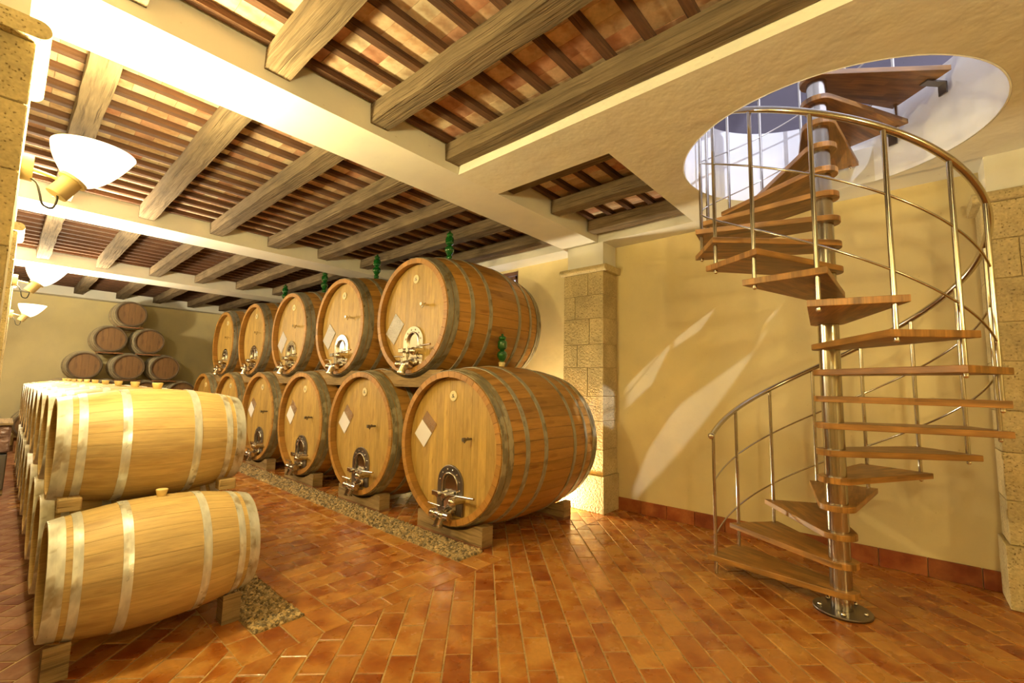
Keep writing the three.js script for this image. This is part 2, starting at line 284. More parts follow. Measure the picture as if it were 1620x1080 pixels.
// the storey above: a small bright stair room with a glazed opening towards the sun
{
  const X0 = 0.9, X1 = WR, Z0 = -2.4, Z1 = 1.45, Y0 = 4.0, Y1 = 8.3, ox0 = 1.1, ox1 = 4.95, oy0 = 4.15, oy1 = 8.15;
  S('wall_upper_east', merge([span(X1, X1 + 0.2, 5.0, Y1, Z0 - 0.2, Z1 + 0.2, 'z')]), M.drum, 'white wall of the stair room above');
  S('wall_upper_dado', span(X1, X1 + 0.2, Y0, 5.0, Z0 - 0.2, Z1 + 0.2, 'z'), M.purple, 'dark plum dado wall seen up through the stairwell');
  S('wall_upper_west', span(X0 - 0.2, X0, Y0, Y1, Z0 - 0.2, Z1 + 0.2, 'z'), M.drum, 'white far wall of the stair room above');
  S('wall_upper_north', span(X0, X1, Y0, Y1, Z0 - 0.2, Z0), M.drum, 'white end wall of the stair room above');
  S('wall_upper_south', merge([span(X0, ox0, Y0, Y1, Z1, Z1 + 0.2), span(ox1, X1, Y0, Y1, Z1, Z1 + 0.2), span(ox0, ox1, Y0, oy0, Z1, Z1 + 0.2), span(ox0, ox1, oy1, Y1, Z1, Z1 + 0.2)]), M.drum, 'white glazed wall of the stair room above');
  S('ceiling_upper', span(X0 - 0.2, X1 + 0.2, Y1, Y1 + 0.2, Z0 - 0.2, Z1 + 0.2), M.drum, 'white ceiling of the stair room above');
  const w = group('window_2', scene, (ox0 + ox1) / 2, (oy0 + oy1) / 2, Z1 + 0.1); tag(w, 'large glazed opening of the stair room above', null, null, 'structure');
  mesh('pane', new THREE.BoxGeometry(ox1 - ox0, oy1 - oy0, 0.006), M.pane, w);
}

// wooden ceilings between the plaster beams: joists, battens and terracotta tiles
const JW = 0.15, JY0 = 3.41, JY1 = 3.55, BY1 = 3.595;
const joistX = [0.17, 0.89, 1.62, 2.335, 3.06, 3.785, 4.52];
function joistGeo(len, w, h) {                    // hand-hewn baulk along z
  const g = new THREE.BoxGeometry(w, h, len, 1, 1, Math.max(6, Math.round(len / 0.3))), p = g.attributes.position;
  const wob = new Map();
  for (let i = 0; i < p.count; i++) {
    const k = [p.getX(i) > 0, p.getY(i) > 0, p.getZ(i).toFixed(3)].join();
    if (!wob.has(k)) wob.set(k, [rr(-0.006, 0.006), rr(-0.005, 0.005)]);
    const [a, b] = wob.get(k); p.setXY(i, p.getX(i) + a, p.getY(i) + (p.getY(i) < 0 ? b : 0));
  }
  const q = g.toNonIndexed(); q.computeVertexNormals();
  return metreUV(g, 'z', rnd() * 3, rnd() * 3);
}
function woodCeiling(label, x0, x1, z0, z1, xs, individual, fx0 = x0, fx1 = x1) {
  const c = group('ceiling'); tag(c, label, null, null, 'structure');
  for (const x of xs) mesh('joist', joistGeo(z1 - z0, JW, JY1 - JY0).translate(x + JW / 2, (JY0 + JY1) / 2, (z0 + z1) / 2), M.joist[Math.floor(rnd() * 3)], c);
  const battens = [], step = 0.255, zs = [];
  for (let z = z0 + 0.05; z < z1; z += step) zs.push(z);
  const bg = metreUV(new THREE.BoxGeometry(x1 - x0, BY1 - JY1, 0.055), 'x', rnd(), rnd());
  for (const z of zs) { const m = mesh('batten', bg, M.batten, c); m.position.set((x0 + x1) / 2, (JY1 + BY1) / 2, z); }
  const tw = 0.128, n = Math.floor((x1 - x0) / tw), picks = [];
  const base = new THREE.BoxGeometry(tw - 0.002, 0.02, step - 0.002);
  const variants = [0, 1, 2, 3, 4].map(() => metreUV(base.clone(), 'z', rnd() * 3, rnd() * 3));
  for (const z of [zs[0] - step, ...zs]) for (let i = 0; i <= n; i++) {
    const x = x0 + (i + 0.5) * tw, zc = z + step / 2;
    if (zc - step / 2 < z0 - step || x + tw / 2 > x1 + tw) continue;
    picks.push({ x: Math.min(x, x1 - tw / 2), y: BY1 + 0.01 + rr(0, 0.003), z: zc, s: shows(x, BY1, zc, 1), v: Math.floor(rnd() * 5), t: Math.floor(rnd() * PIAN_TINTS.length) });
  }
  picks.sort((a, b) => b.s - a.s);
  const rest = [];
  picks.forEach((p, i) => {
    if (i < individual && p.s > 0) { const m = mesh('ceiling_tile', variants[p.v], M.pian[p.t], c); m.position.set(p.x, p.y, p.z); } else {
      const g = variants[p.v].clone().translate(p.x, p.y, p.z), k = PIAN_TINTS[p.t], a = new Float32Array(g.attributes.position.count * 3);
      for (let q = 0; q < a.length; q += 3) { a[q] = k[0]; a[q + 1] = k[1]; a[q + 2] = k[2]; }
      g.setAttribute('color', new THREE.BufferAttribute(a, 3)); rest.push(g);
    }
  });
  if (rest.length) mesh('further_tiles', merge(rest), M.pianV, c).userData.kind = 'stuff';
  return c;
}
woodCeiling('beamed tile ceiling of the bay beside the stair', -0.08, 2.49, -2.87, 0.52, joistX.slice(0, 4), 200);
woodCeiling('small beamed tile recess between the soffit and the stone pilaster', 3.0, 4.87, -2.85, -1.67, [3.06, 3.84, 4.60], 90);
woodCeiling('beamed tile ceiling above the nearest casks', -0.08, 4.87, -6.78, -3.38, joistX, 300);
woodCeiling('beamed tile ceiling above the middle casks', -0.08, 4.87, -10.52, -7.28, joistX, 120);
woodCeiling('beamed tile ceiling above the furthest casks', -0.08, 4.87, -14.3, -11.11, joistX, 0);
woodCeiling('beamed tile ceiling of the entrance bay', -0.08, 2.49, 1.02, ZF, joistX.slice(0, 4), 0);

// floor of terracotta tiles
{
  const f = group('floor'); tag(f, 'glazed terracotta tile floor laid diagonally', null, null, 'structure');
  mesh('grout_bed', merge([span(WL, WR, -0.2, -0.004, ZB, ZF)]), M.grout, f);
  const items = [], L = 0.31, W = 0.155, gap = 0.009;
  const rects = [[WL, WR, -2.70, ZF], [WL, 0.96, ZB, -2.70], [3.0, WR, ZB, -2.70]];
  const add = (poly) => { const a = polyArea(poly); if (a < 0.0008) return; let x = 0, z = 0; poly.forEach((p) => { x += p[0] / poly.length; z += p[1] / poly.length; }); items.push({ poly, x, z, s: shows(x, 0, z, a) }); };
  // diagonal running bond: long side towards (-1, +1)
  const e = [-Math.SQRT1_2, Math.SQRT1_2], h = [Math.SQRT1_2, Math.SQRT1_2], O = [2.403, -1.805];
  for (let j = -110; j < 110; j++) for (let i = -60; i < 60; i++) {
    const u0 = i * L + (j & 1 ? L / 2 : 0), v0 = j * W * 0.965, wv = W * 0.965;
    const c = [[u0 + gap / 2, v0 + gap / 2], [u0 + L - gap / 2, v0 + gap / 2], [u0 + L - gap / 2, v0 + wv - gap / 2], [u0 + gap / 2, v0 + wv - gap / 2]].map(([u, v]) => [O[0] + e[0] * u + h[0] * v, O[1] + e[1] * u + h[1] * v]);
    if (c[0][0] < -1 || c[0][0] > 6 || c[0][1] > 6 || c[0][1] < -15) continue;
    for (const r of rects) { const p = clipRect(c, r); if (p.length > 2) add(p); }
  }
  const rectTile = (x0, x1, z0, z1) => add([[x0 + gap / 2, z0 + gap / 2], [x1 - gap / 2, z0 + gap / 2], [x1 - gap / 2, z1 - gap / 2], [x0 + gap / 2, z1 - gap / 2]]);
  for (let j = 0; -2.70 - (j + 1) * W > ZB; j++) {            // corridor
    const z1 = -2.70 - j * W; let x = 1.57 - (j & 1 ? L / 2 : 0);
    for (; x < 2.52; x += L) { const a = Math.max(1.57, x), b = Math.min(2.52, x + L); if (b - a > 0.02) rectTile(a, b, z1 - W, z1); }
  }
  for (const [a, b, z] of [[0.96, 1.11, -2.98], [1.41, 1.57, -2.70], [2.52, 2.69, -2.70]]) for (let z1 = z; z1 - L > ZB; z1 -= L) rectTile(a, b, z1 - L, z1);
  for (let i = 0; i < 3; i++) rectTile(0.96 + i * 0.15, 1.11 + i * 0.15, -2.98, -2.70);
  rectTile(2.69, 2.845, -2.94, -2.70); rectTile(2.845, 3.0, -2.94, -2.70);
  items.sort((a, b) => b.s - a.s);
  const rest = [], restRough = [];
  items.forEach((it, i) => {
    const t = Math.floor(rnd() * TILE_TINTS.length), dy = rr(-0.0012, 0.0012);
    const g = metreUV(slabPoly(it.poly.map(([x, z]) => [x - it.x, z - it.z]), -0.012, dy, 0.004), 'x', rnd() * 4, rnd() * 4);
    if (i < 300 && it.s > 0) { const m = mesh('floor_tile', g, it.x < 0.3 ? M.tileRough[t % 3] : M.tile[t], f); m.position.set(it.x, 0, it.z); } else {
      const k = TILE_TINTS[t], a = new Float32Array(g.attributes.position.count * 3);
      for (let q = 0; q < a.length; q += 3) { a[q] = k[0]; a[q + 1] = k[1]; a[q + 2] = k[2]; }
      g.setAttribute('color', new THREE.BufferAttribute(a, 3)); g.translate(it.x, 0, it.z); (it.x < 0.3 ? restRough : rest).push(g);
    }
  });
  mesh('further_tiles', merge(rest), M.tileV, f).userData.kind = 'stuff';
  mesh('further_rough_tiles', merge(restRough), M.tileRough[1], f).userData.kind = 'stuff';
}
{ // terracotta skirting at the foot of the right wall
  const b = group('baseboard_right'); tag(b, 'terracotta skirting tiles along the foot of the cream wall', null, null, 'structure');
  for (let z = -2.77, i = 0; z < 0.5; z += 0.315, i++) mesh('skirting_tile', chamferBox(0.022, 0.15, Math.min(0.31, 0.5 - z), 0.003, 'z').translate(WR - 0.011, 0.075, z + Math.min(0.31, 0.5 - z) / 2), M.skirt[i % 3], b);
}
// stone pilasters and lamp pillars
function pillar(label, face, back, z0, z1) {
  const p = group('stone_pillar'); tag(p, label, null, null, 'structure');
  const dir = Math.sign(back - face), d = Math.abs(back - face), w = z1 - z0, zc = (z0 + z1) / 2;
  const bx = (f0, y0, y1, a, b) => [Math.min(face + dir * f0, back), Math.max(face + dir * f0, back), y0, y1, a, b];
  mesh('core', span(...bx(0.012, 0, 2.96, z0 + 0.012, z1 - 0.012)), M.mortar, p);
  const stone = (y0, y1, a, b, out = 0) => {
    const D = d + out - 0.004, g = chamferBox(D, y1 - y0 - 0.005, b - a - 0.005, 0.004, 'z', 0.001);
    mesh('stone', g.translate(face + dir * (D / 2 - out), (y0 + y1) / 2, (a + b) / 2), M.stone[Math.floor(rnd() * 3)], p);
  };
  stone(0, 0.44, z0 - 0.025, z1 + 0.025, 0.03);
  let y = 0.44, k = 0; const hs = [0.31, 0.34, 0.30, 0.36, 0.29, 0.33, 0.30, 0.29];
  while (y < 2.95) {
    const y1 = Math.min(2.96, y + hs[k % 8]), cut = [0.36, 0.66, 0.30, 0.62][k % 4];
    stone(y, y1, z0, z0 + w * cut); stone(y, y1, z0 + w * cut, z1); y = y1; k++;
  }
  // rounded capital slab
  const s = new THREE.Shape(), o = 0.045, r = 0.042; s.moveTo(0, 0); s.lineTo(d, 0); s.absarc(d + o - r, r, r, -Math.PI / 2, Math.PI / 2, false); s.lineTo(0, 2 * r); s.closePath();
  const pr = []; // profile swept along three sides: front slab plus the two returns as rounded bars
  const front = new THREE.ExtrudeGeometry(s, { depth: w + 2 * o, bevelEnabled: false, curveSegments: 10 });
  front.translate(0, 0, -(w / 2 + o)); if (dir > 0) { front.scale(-1, 1, 1); const ix = front.attributes.position; for (let i = 0; i < ix.count; i += 3) { const a = [ix.getX(i + 1), ix.getY(i + 1), ix.getZ(i + 1)]; ix.setXYZ(i + 1, ix.getX(i + 2), ix.getY(i + 2), ix.getZ(i + 2)); ix.setXYZ(i + 2, ...a); } }
  front.translate(back, 2.96, zc);
  mesh('capital', metreUV(front, 'z'), M.stone[1], p);
  mesh('plaster_block', span(...bx(0.03, 3.044, SOF, z0 + 0.04, z1 - 0.02)), M.white, p);
  return p;
}
pillar('stone pilaster between the cask row and the spiral stair', 4.845, WR, -3.37, -2.775);
pillar('stone pilaster at the edge of the view beside the stair', 4.845, WR, 0.50, 1.10);
pillar('stone lamp pillar nearest the camera', -0.035, WL, -3.38, -2.80);
pillar('second stone lamp pillar beyond the near one', -0.035, WL, -7.27, -6.70);
pillar('third stone lamp pillar near the end wall', -0.035, WL, -11.1, -10.5);
pillar('stone lamp pillar behind the camera', -0.035, WL, 0.50, 1.05);
pillar('stone lamp pillar by the entrance wall', -0.035, WL, 4.02, 4.58);

// gravel strips
{
  const g = new THREE.IcosahedronGeometry(1, 0), n = 15000, strips = [[1.115, 1.405, -13.5, -2.985, 0.5], [2.695, 2.995, -13.5, -2.945, 0.5]];
  strips.forEach(([x0, x1, z0, z1], si) => {
    const im = new THREE.InstancedMesh(g, M.pebble, n); im.name = numbered('gravel'); im.castShadow = im.receiveShadow = true;
    tag(im, si ? 'gravel strip in front of the casks' : 'gravel strip beside the pale barrels', 'gravel', null, 'stuff');
    const m = new THREE.Matrix4(), q = new THREE.Quaternion(), c = new THREE.Color();
    for (let i = 0; i < n; i++) {
      const t = Math.pow(rnd(), 1.5), z = z1 - 0.006 - t * (z1 - z0 - 0.02), s = rr(0.007, 0.017) * (1 + 0.7 * t);
      q.setFromEuler(new THREE.Euler(rr(0, 6), rr(0, 6), rr(0, 6)));
      m.compose(V3(rr(x0 + 0.006, x1 - 0.006), rr(-0.006, 0.012), z), q, V3(s * rr(0.8, 1.3), s * rr(0.6, 0.9), s * rr(0.8, 1.3)));
      im.setMatrixAt(i, m);
      const k = rr(0.22, 1.25), w = rnd(); c.setRGB(0.66 * k, (0.46 + 0.06 * w) * k, (0.19 + 0.12 * w) * k); im.setColorAt(i, c);
    }
    scene.add(im);
  });
}

// ------------------------------------------------------------------ barrels
function staveGeo(L, rh, rb, N, th, gap, ov, segs = 10) {
  const pos = [], uv = [], idx = []; const a = Math.PI / N;
  const R = (u) => rb - (rb - rh) * u * u;
  const cols = [-1, 0, 1];
  for (let i = 0; i <= segs; i++) { const u = -1 + 2 * i / segs, r = R(u), da = a - gap / 2 / r; for (const c of cols) { const t = c * da, rr2 = c ? r - 0.0015 : r + 0.0005; pos.push(u * L / 2, rr2 * Math.cos(t), rr2 * Math.sin(t)); uv.push(u * L / 2 + ov * 1.37, c * a * rb + ov); } }
  for (let i = 0; i < segs; i++) for (let c = 0; c < 2; c++) { const p = i * 3 + c, q = p + 3; idx.push(p, p + 1, q, p + 1, q + 1, q); }
  for (const c of [-1, 1]) { // sides
    const b = pos.length / 3;
    for (let i = 0; i <= segs; i++) { const u = -1 + 2 * i / segs, r = R(u), da = a - gap / 2 / r; for (const k of [0, 1]) { const r2 = k ? r - th : r - 0.0015; pos.push(u * L / 2, r2 * Math.cos(c * da), r2 * Math.sin(c * da)); uv.push(u * L / 2, k * th); } }
    for (let i = 0; i < segs; i++) { const p = b + i * 2, q = p + 2; if (c > 0) idx.push(p, p + 1, q, p + 1, q + 1, q); else idx.push(p, q, p + 1, p + 1, q, q + 1); }
  }
  for (const e of [-1, 1]) { // chime ends
    const b = pos.length / 3, r = rh, da = a - gap / 2 / r;
    for (const [t, k] of [[-1, 0], [1, 0], [-1, 1], [1, 1]]) { const r2 = k ? r - th : r - 0.0015; pos.push(e * L / 2, r2 * Math.cos(t * da), r2 * Math.sin(t * da)); uv.push(k * th + ov, t * a * r + ov); }
    if (e < 0) idx.push(b, b + 2, b + 1, b + 1, b + 2, b + 3); else idx.push(b, b + 1, b + 2, b + 1, b + 3, b + 2);
  }
  { // inside face near each end
    const b = pos.length / 3;
    for (let i = 0; i <= 4; i++) { const u = -1 + 2 * i / 4, r = R(u) - th; for (const c of [-1, 1]) { pos.push(u * L / 2, r * Math.cos(c * a), r * Math.sin(c * a)); uv.push(u * L / 2, c * a * r); } }
    for (let i = 0; i < 4; i++) { const p = b + i * 2; idx.push(p, p + 2, p + 1, p + 1, p + 2, p + 3); }
  }
  const g = new THREE.BufferGeometry(); g.setAttribute('position', new THREE.Float32BufferAttribute(pos, 3)); g.setAttribute('uv', new THREE.Float32BufferAttribute(uv, 2)); g.setIndex(idx); g.computeVertexNormals(); return g;
}
function hoopGeo(L, rh, rb, x0, x1, th, seg = 64) {
  const R = (x) => rb - (rb - rh) * Math.pow(x / (L / 2), 2);
  const p = [[x0, R(x0) - 0.002], [x0, R(x0) + th], [(x0 + x1) / 2, R((x0 + x1) / 2) + th], [x1, R(x1) + th], [x1, R(x1) - 0.002]];
  const pos = [], uv = [], idx = [];
  for (let k = 0; k < p.length - 1; k++) { const b = pos.length / 3; for (let i = 0; i <= seg; i++) { const t = i / seg * Math.PI * 2; for (const [x, r] of [p[k], p[k + 1]]) { pos.push(x, r * Math.cos(t), r * Math.sin(t)); uv.push(t * r, x + k * 0.01); } } for (let i = 0; i < seg; i++) { const a = b + i * 2; idx.push(a, a + 1, a + 2, a + 1, a + 3, a + 2); } }
  const g = new THREE.BufferGeometry(); g.setAttribute('position', new THREE.Float32BufferAttribute(pos, 3)); g.setAttribute('uv', new THREE.Float32BufferAttribute(uv, 2)); g.setIndex(idx.reverse()); g.computeVertexNormals(); return g;
}
// boards of a round head in the y-z plane, grain upright; front face at x = 0, thickness towards +x
function headBoards(R, n, th, seedv) {
  const edges = [-R]; for (let i = 1; i < n; i++) edges.push(-R + 2 * R * (i + rr(-0.2, 0.2)) / n); edges.push(R);
  return edges.slice(0, -1).map((z0, i) => {
    const z1 = edges[i + 1], g0 = 0.0008, pts = [], c = (z) => Math.sqrt(Math.max(0, R * R - z * z)), k = 5;
    for (let j = 0; j <= k; j++) { const z = z0 + g0 + (z1 - z0 - 2 * g0) * j / k; pts.push(V2(z, c(z))); }
    for (let j = k; j >= 0; j--) { const z = z0 + g0 + (z1 - z0 - 2 * g0) * j / k; if (c(z) > 0.002) pts.push(V2(z, -c(z))); }
    const s = new THREE.Shape(pts), g = new THREE.ExtrudeGeometry(s, { depth: th, bevelEnabled: false });
    g.rotateY(-Math.PI / 2); g.scale(1, 1, 1); g.translate(th, 0, 0); // shape x -> +z, depth -> -x
    return metreUV(g, 'y', seedv + i * 0.37, seedv + i * 0.21);
  });
}
function barrel(name, o) {
  const g = group(name), yc = o.rb;
  const staves = [0, 1, 2, 3].map((k) => staveGeo(o.L, o.rh, o.rb, o.N, o.th, o.gap, k * 0.31 + o.rb, o.segs ?? 10));
  for (let i = 0; i < o.N; i++) { const m = mesh('stave', staves[Math.floor(rnd() * 4)], o.side[Math.floor(rnd() * o.side.length)], g); m.position.y = yc; m.rotation.x = (i + 0.5) / o.N * Math.PI * 2; }
  for (const e of o.ends) {
    const boards = headBoards(o.rh - o.th + 0.004, o.boards, 0.03, e * 0.5 + o.rb);
    boards.forEach((b, i) => { const m = mesh('head_board', b, o.head[Math.floor(rnd() * o.head.length)], g); m.position.set(e * (o.L / 2 - o.inset), yc, 0); if (e > 0) m.rotation.y = Math.PI; });
  }
  for (const [a, b] of o.hoops) for (const s of [-1, 1]) {
    const x0 = s < 0 ? -o.L / 2 + a : o.L / 2 - b, x1 = s < 0 ? -o.L / 2 + b : o.L / 2 - a;
    const m = mesh('hoop', hoopGeo(o.L, o.rh, o.rb, x0, x1, o.hoopTh), a < 0.1 && o.frontMat ? o.frontMat : o.hoopMat, g); m.position.y = yc;
  }
  return g;
}

// fittings on the head of a cask (local axes of the cask group; the head faces -x)
function fittings(g, hx, yc, k) {
  // k: { door: top of door, med, tap: [y, z], label: 'sheet' | 'sleeve' | null, dull }
  const M1 = k.darkSteel ? M.steel : M.chrome;  // lower doors darker, upper brighter: their reflections are put into the steel colour
  const d = group('door', g, hx, yc + k.door, 0);
  const arch = (hw, y0, y1) => { const s = new THREE.Shape(); s.moveTo(-hw, y0); s.lineTo(hw, y0); s.lineTo(hw, y1 - hw); s.absarc(0, y1 - hw, hw, 0, Math.PI, false); s.closePath(); return s; };
  const toHead = (geo, x) => { geo.rotateY(-Math.PI / 2); geo.translate(x, 0, 0); return geo; };       // shape x -> z, depth -> -x
  const fr = arch(0.185, -0.46, 0); fr.holes.push(new THREE.Path(arch(0.112, -0.42, -0.07).getPoints(12)));
  mesh('door_frame', toHead(new THREE.ExtrudeGeometry(fr, { depth: 0.012, bevelEnabled: true, bevelSize: 0.004, bevelThickness: 0.004, bevelSegments: 2, curveSegments: 14 }), -0.004), k.darkSteel ? M.steelDark : M1, d);
  mesh('door_panel', toHead(new THREE.ExtrudeGeometry(arch(0.118, -0.425, -0.065), { depth: 0.006, bevelEnabled: false, curveSegments: 14 }), -0.001), M1, d);
  const pts = []; for (let i = 0; i <= 14; i++) { const t = Math.PI * i / 14; pts.push(V3(-0.024, -0.185 + 0.112 * Math.sin(t), 0.112 * Math.cos(t))); }
  const path = new THREE.CatmullRomCurve3([V3(-0.024, -0.36, 0.112), ...pts, V3(-0.024, -0.36, -0.112)]);
  mesh('arch_bead', new THREE.TubeGeometry(path, 30, 0.011, 6), M1, d);
  for (let i = 0; i < 7; i++) { const t = Math.PI * (i - 0.5) / 6, b = new THREE.SphereGeometry(0.011, 7, 5); b.translate(-0.018, -0.185 + 0.149 * Math.sin(t), 0.149 * Math.cos(t)); mesh('bolt', b, M1, d); }
  mesh('crossbar', chamferBox(0.034, 0.05, 0.40, 0.006, 'z').translate(-0.06, -0.285, -0.01), M1, d);
  for (const z of [-0.1, 0.0]) mesh('screw', rod(V3(-0.01, -0.285, z), V3(-0.10, -0.285, z), 0.024, 12), M1, d);
  mesh('boss', rod(V3(-0.0, -0.30, 0.175), V3(-0.12, -0.30, 0.175), 0.042, 14), M1, d);
  mesh('knob', new THREE.SphereGeometry(0.046, 14, 10).translate(-0.135, -0.305, 0.175), M1, d);
  mesh('handle', rod(V3(-0.11, -0.25, 0.20), V3(-0.11, -0.235, 0.44), 0.012, 8), M1, d);
  // outlet tap below the door
  mesh('tap_flange', rod(V3(-0.01, -0.40, 0.03), V3(-0.035, -0.40, 0.03), 0.085, 18), M1, d);
  mesh('tap_body', merge([rod(V3(-0.02, -0.42, 0.03), V3(-0.16, -0.47, 0.03), 0.045, 14), rod(V3(-0.13, -0.45, -0.07), V3(-0.13, -0.45, 0.13), 0.036, 12), new THREE.SphereGeometry(0.055, 14, 10).translate(-0.13, -0.46, 0.03)]), M1, d);
  mesh('tap_cap', new THREE.SphereGeometry(0.048, 12, 9).translate(-0.14, -0.45, -0.09), M1, d);
  mesh('tap_spout', merge([rod(V3(-0.15, -0.47, 0.03), V3(-0.17, -0.545, 0.015), 0.042, 14), rod(V3(-0.168, -0.54, 0.015), V3(-0.172, -0.556, 0.015), 0.052, 14)]), M1, d);
  mesh('tap_lever', merge([rod(V3(-0.13, -0.44, -0.03), V3(-0.15, -0.36, -0.05), 0.011, 8), rod(V3(-0.15, -0.36, -0.16), V3(-0.15, -0.365, 0.02), 0.010, 8)]), M1, d);
  // upper medallion, sampling tap, paper
  const md = mesh('medallion', rod(V3(0, 0, 0), V3(-0.012, 0, 0), 0.052, 22), M.medal, g); md.position.set(hx, yc + k.med, 0);
  mesh('emblem', merge([new THREE.BoxGeometry(0.004, 0.04, 0.006), new THREE.BoxGeometry(0.004, 0.006, 0.05).translate(0, -0.012, 0), new THREE.BoxGeometry(0.004, 0.006, 0.034).rotateX(0.7)]).translate(-0.013, 0, 0), M.steelDark, md);
  const st = group('sampling_tap', g, hx, yc + k.tap[0], k.tap[1]);
  mesh('stub', rod(V3(0, 0, 0), V3(-0.09, 0, 0), 0.012, 8), k.darkSteel ? M.steelDark : M1, st);
  mesh('cap', rod(V3(-0.085, 0, 0), V3(-0.11, 0, 0), 0.02, 10), k.darkSteel ? M.steelDark : M1, st);
  mesh('lever', rod(V3(-0.06, -0.035, -0.035), V3(-0.06, 0.018, 0.018), 0.008, 6), k.darkSteel ? M.steelDark : M1, st);
  if (k.label) {
    const lg = group('label_sheet', g, hx - 0.004, yc + k.labelAt[0], k.labelAt[1]); lg.rotation.x = 0.67;  // long side leans towards +z
    if (k.label === 'sheet') { mesh('paper', new THREE.BoxGeometry(0.003, 0.20, 0.215).translate(-0.002, -0.0625, 0), M.paper, lg); mesh('plastic_sleeve', new THREE.BoxGeometry(0.0015, 0.125, 0.22).translate(-0.001, 0.1, 0), M.sleeve, lg); }
    else mesh('plastic_sleeve', new THREE.BoxGeometry(0.003, 0.31, 0.23, 1, 8, 6).translate(-0.002, 0, 0), M.crinkle, lg);
  }
}
const caskHoops = [[0.012, 0.070], [0.080, 0.138], [0.285, 0.335], [0.535, 0.585]];
const LOWER = { L: 1.62, rh: 0.748, rb: 0.828, N: 48, th: 0.06, gap: 0.003, ends: [-1, 1], boards: 13, inset: 0.085, hoops: caskHoops, hoopTh: 0.006, frontMat: M.galvPale, side: M.caskSide, head: M.caskHead, hoopMat: M.galvDull };
M.galvBrown = std(col(0.32, 0.285, 0.205), { map: TX.galv, roughnessMap: TX.galvR, roughness: 1, bumpMap: TX.galvB, bumpScale: 0.0015, metalness: 0.2 });
const UPPER = { ...LOWER, frontMat: M.galvBrown, L: 1.63, rh: 0.675, rb: 0.790, N: 44, boards: 12 };
const FU = 3.05;
const FX = 2.95;
const lowZ = [-3.45, -5.14, -6.83, -8.52, -10.21, -11.90], upZ = [-4.295, -5.985, -7.675, -9.365, -11.055];
const ord = ['nearest', 'second', 'third', 'fourth', 'fifth', 'sixth'];
const LOWY = 0.885, UPY = 2.288;
lowZ.forEach((z, i) => {
  const c = barrel('wine_cask', LOWER); c.position.set(FX + LOWER.L / 2, LOWY - LOWER.rb, z);
  tag(c, i === 0 ? 'largest oak cask on the floor, beside the stone pilaster' : `${ord[i]} large oak cask of the lower row, counted from the stone pilaster`, 'cask', 'lower row of oak casks');
  fittings(c, -LOWER.L / 2 + LOWER.inset, LOWER.rb, { door: -0.19, med: 0.50, tap: [0.093, 0.27], label: i < 4 ? 'sheet' : null, labelAt: [0.135, -0.435], darkSteel: true });
});
upZ.forEach((z, i) => {
  const c = barrel('wine_cask', UPPER); c.position.set(FU + UPPER.L / 2, UPY - UPPER.rb, z);
  tag(c, `${ord[i]} oak cask of the upper row, counted from the stone pilaster`, 'cask', 'upper row of oak casks');
  fittings(c, -UPPER.L / 2 + UPPER.inset, UPPER.rb, { door: -0.12, med: 0.445, tap: [0.11, 0.24], label: i < 3 ? 'sleeve' : null, labelAt: [-0.125, -0.40], darkSteel: false });
});
// saddle-cut timber bearers under the lower casks
function saddle(w, h, d, cy, r) {           // along z (w), height h, thickness d along x; cut by a circle centred (0, cy) of radius r
  const s = new THREE.Shape(); s.moveTo(-w / 2, 0); s.lineTo(w / 2, 0); s.lineTo(w / 2, h);
  const z1 = Math.sqrt(Math.max(0, r * r - (cy - h) * (cy - h)));
  if (z1 < w / 2) for (let i = 0; i <= 14; i++) { const z = z1 - 2 * z1 * i / 14; s.lineTo(z, cy - Math.sqrt(r * r - z * z)); }
  else for (let i = 0; i <= 14; i++) { const z = w / 2 - w * i / 14; s.lineTo(z, Math.min(h, cy - Math.sqrt(r * r - z * z))); }
  s.lineTo(-w / 2, h); s.closePath();
  const g = new THREE.ExtrudeGeometry(s, { depth: d, bevelEnabled: false }); g.rotateY(-Math.PI / 2); g.translate(d / 2, 0, 0);
  return metreUV(g, 'z', rnd() * 2, rnd() * 2);
}
const Rl = (x) => LOWER.rb + 0.0075 - (LOWER.rb - LOWER.rh) * Math.pow(Math.max(0, Math.abs(x - FX - LOWER.L / 2) - 0.076) / (LOWER.L / 2), 2);   // widest radius over the thickness of a timber
lowZ.forEach((z, i) => {
  for (const [x, where] of [[3.075, 'front'], [4.375, 'rear']]) {
    const b = group('timber_bearer', scene, x, 0, z);
    tag(b, `${where} saddle timber under the ${i ? ord[i] + ' lower' : 'largest lower'} cask`, 'timber', 'saddle timbers under the lower casks');
    mesh('saddle_block', saddle(0.96, 0.165, 0.14, LOWY - 0.028, Rl(x) + 0.002).translate(0, 0.028, 0), M.timber, b);
    mesh('base_slip', chamferBox(0.14, 0.028, 0.96, 0.003, 'z').translate(0, 0.014, 0), M.plankRed, b);
  }
});
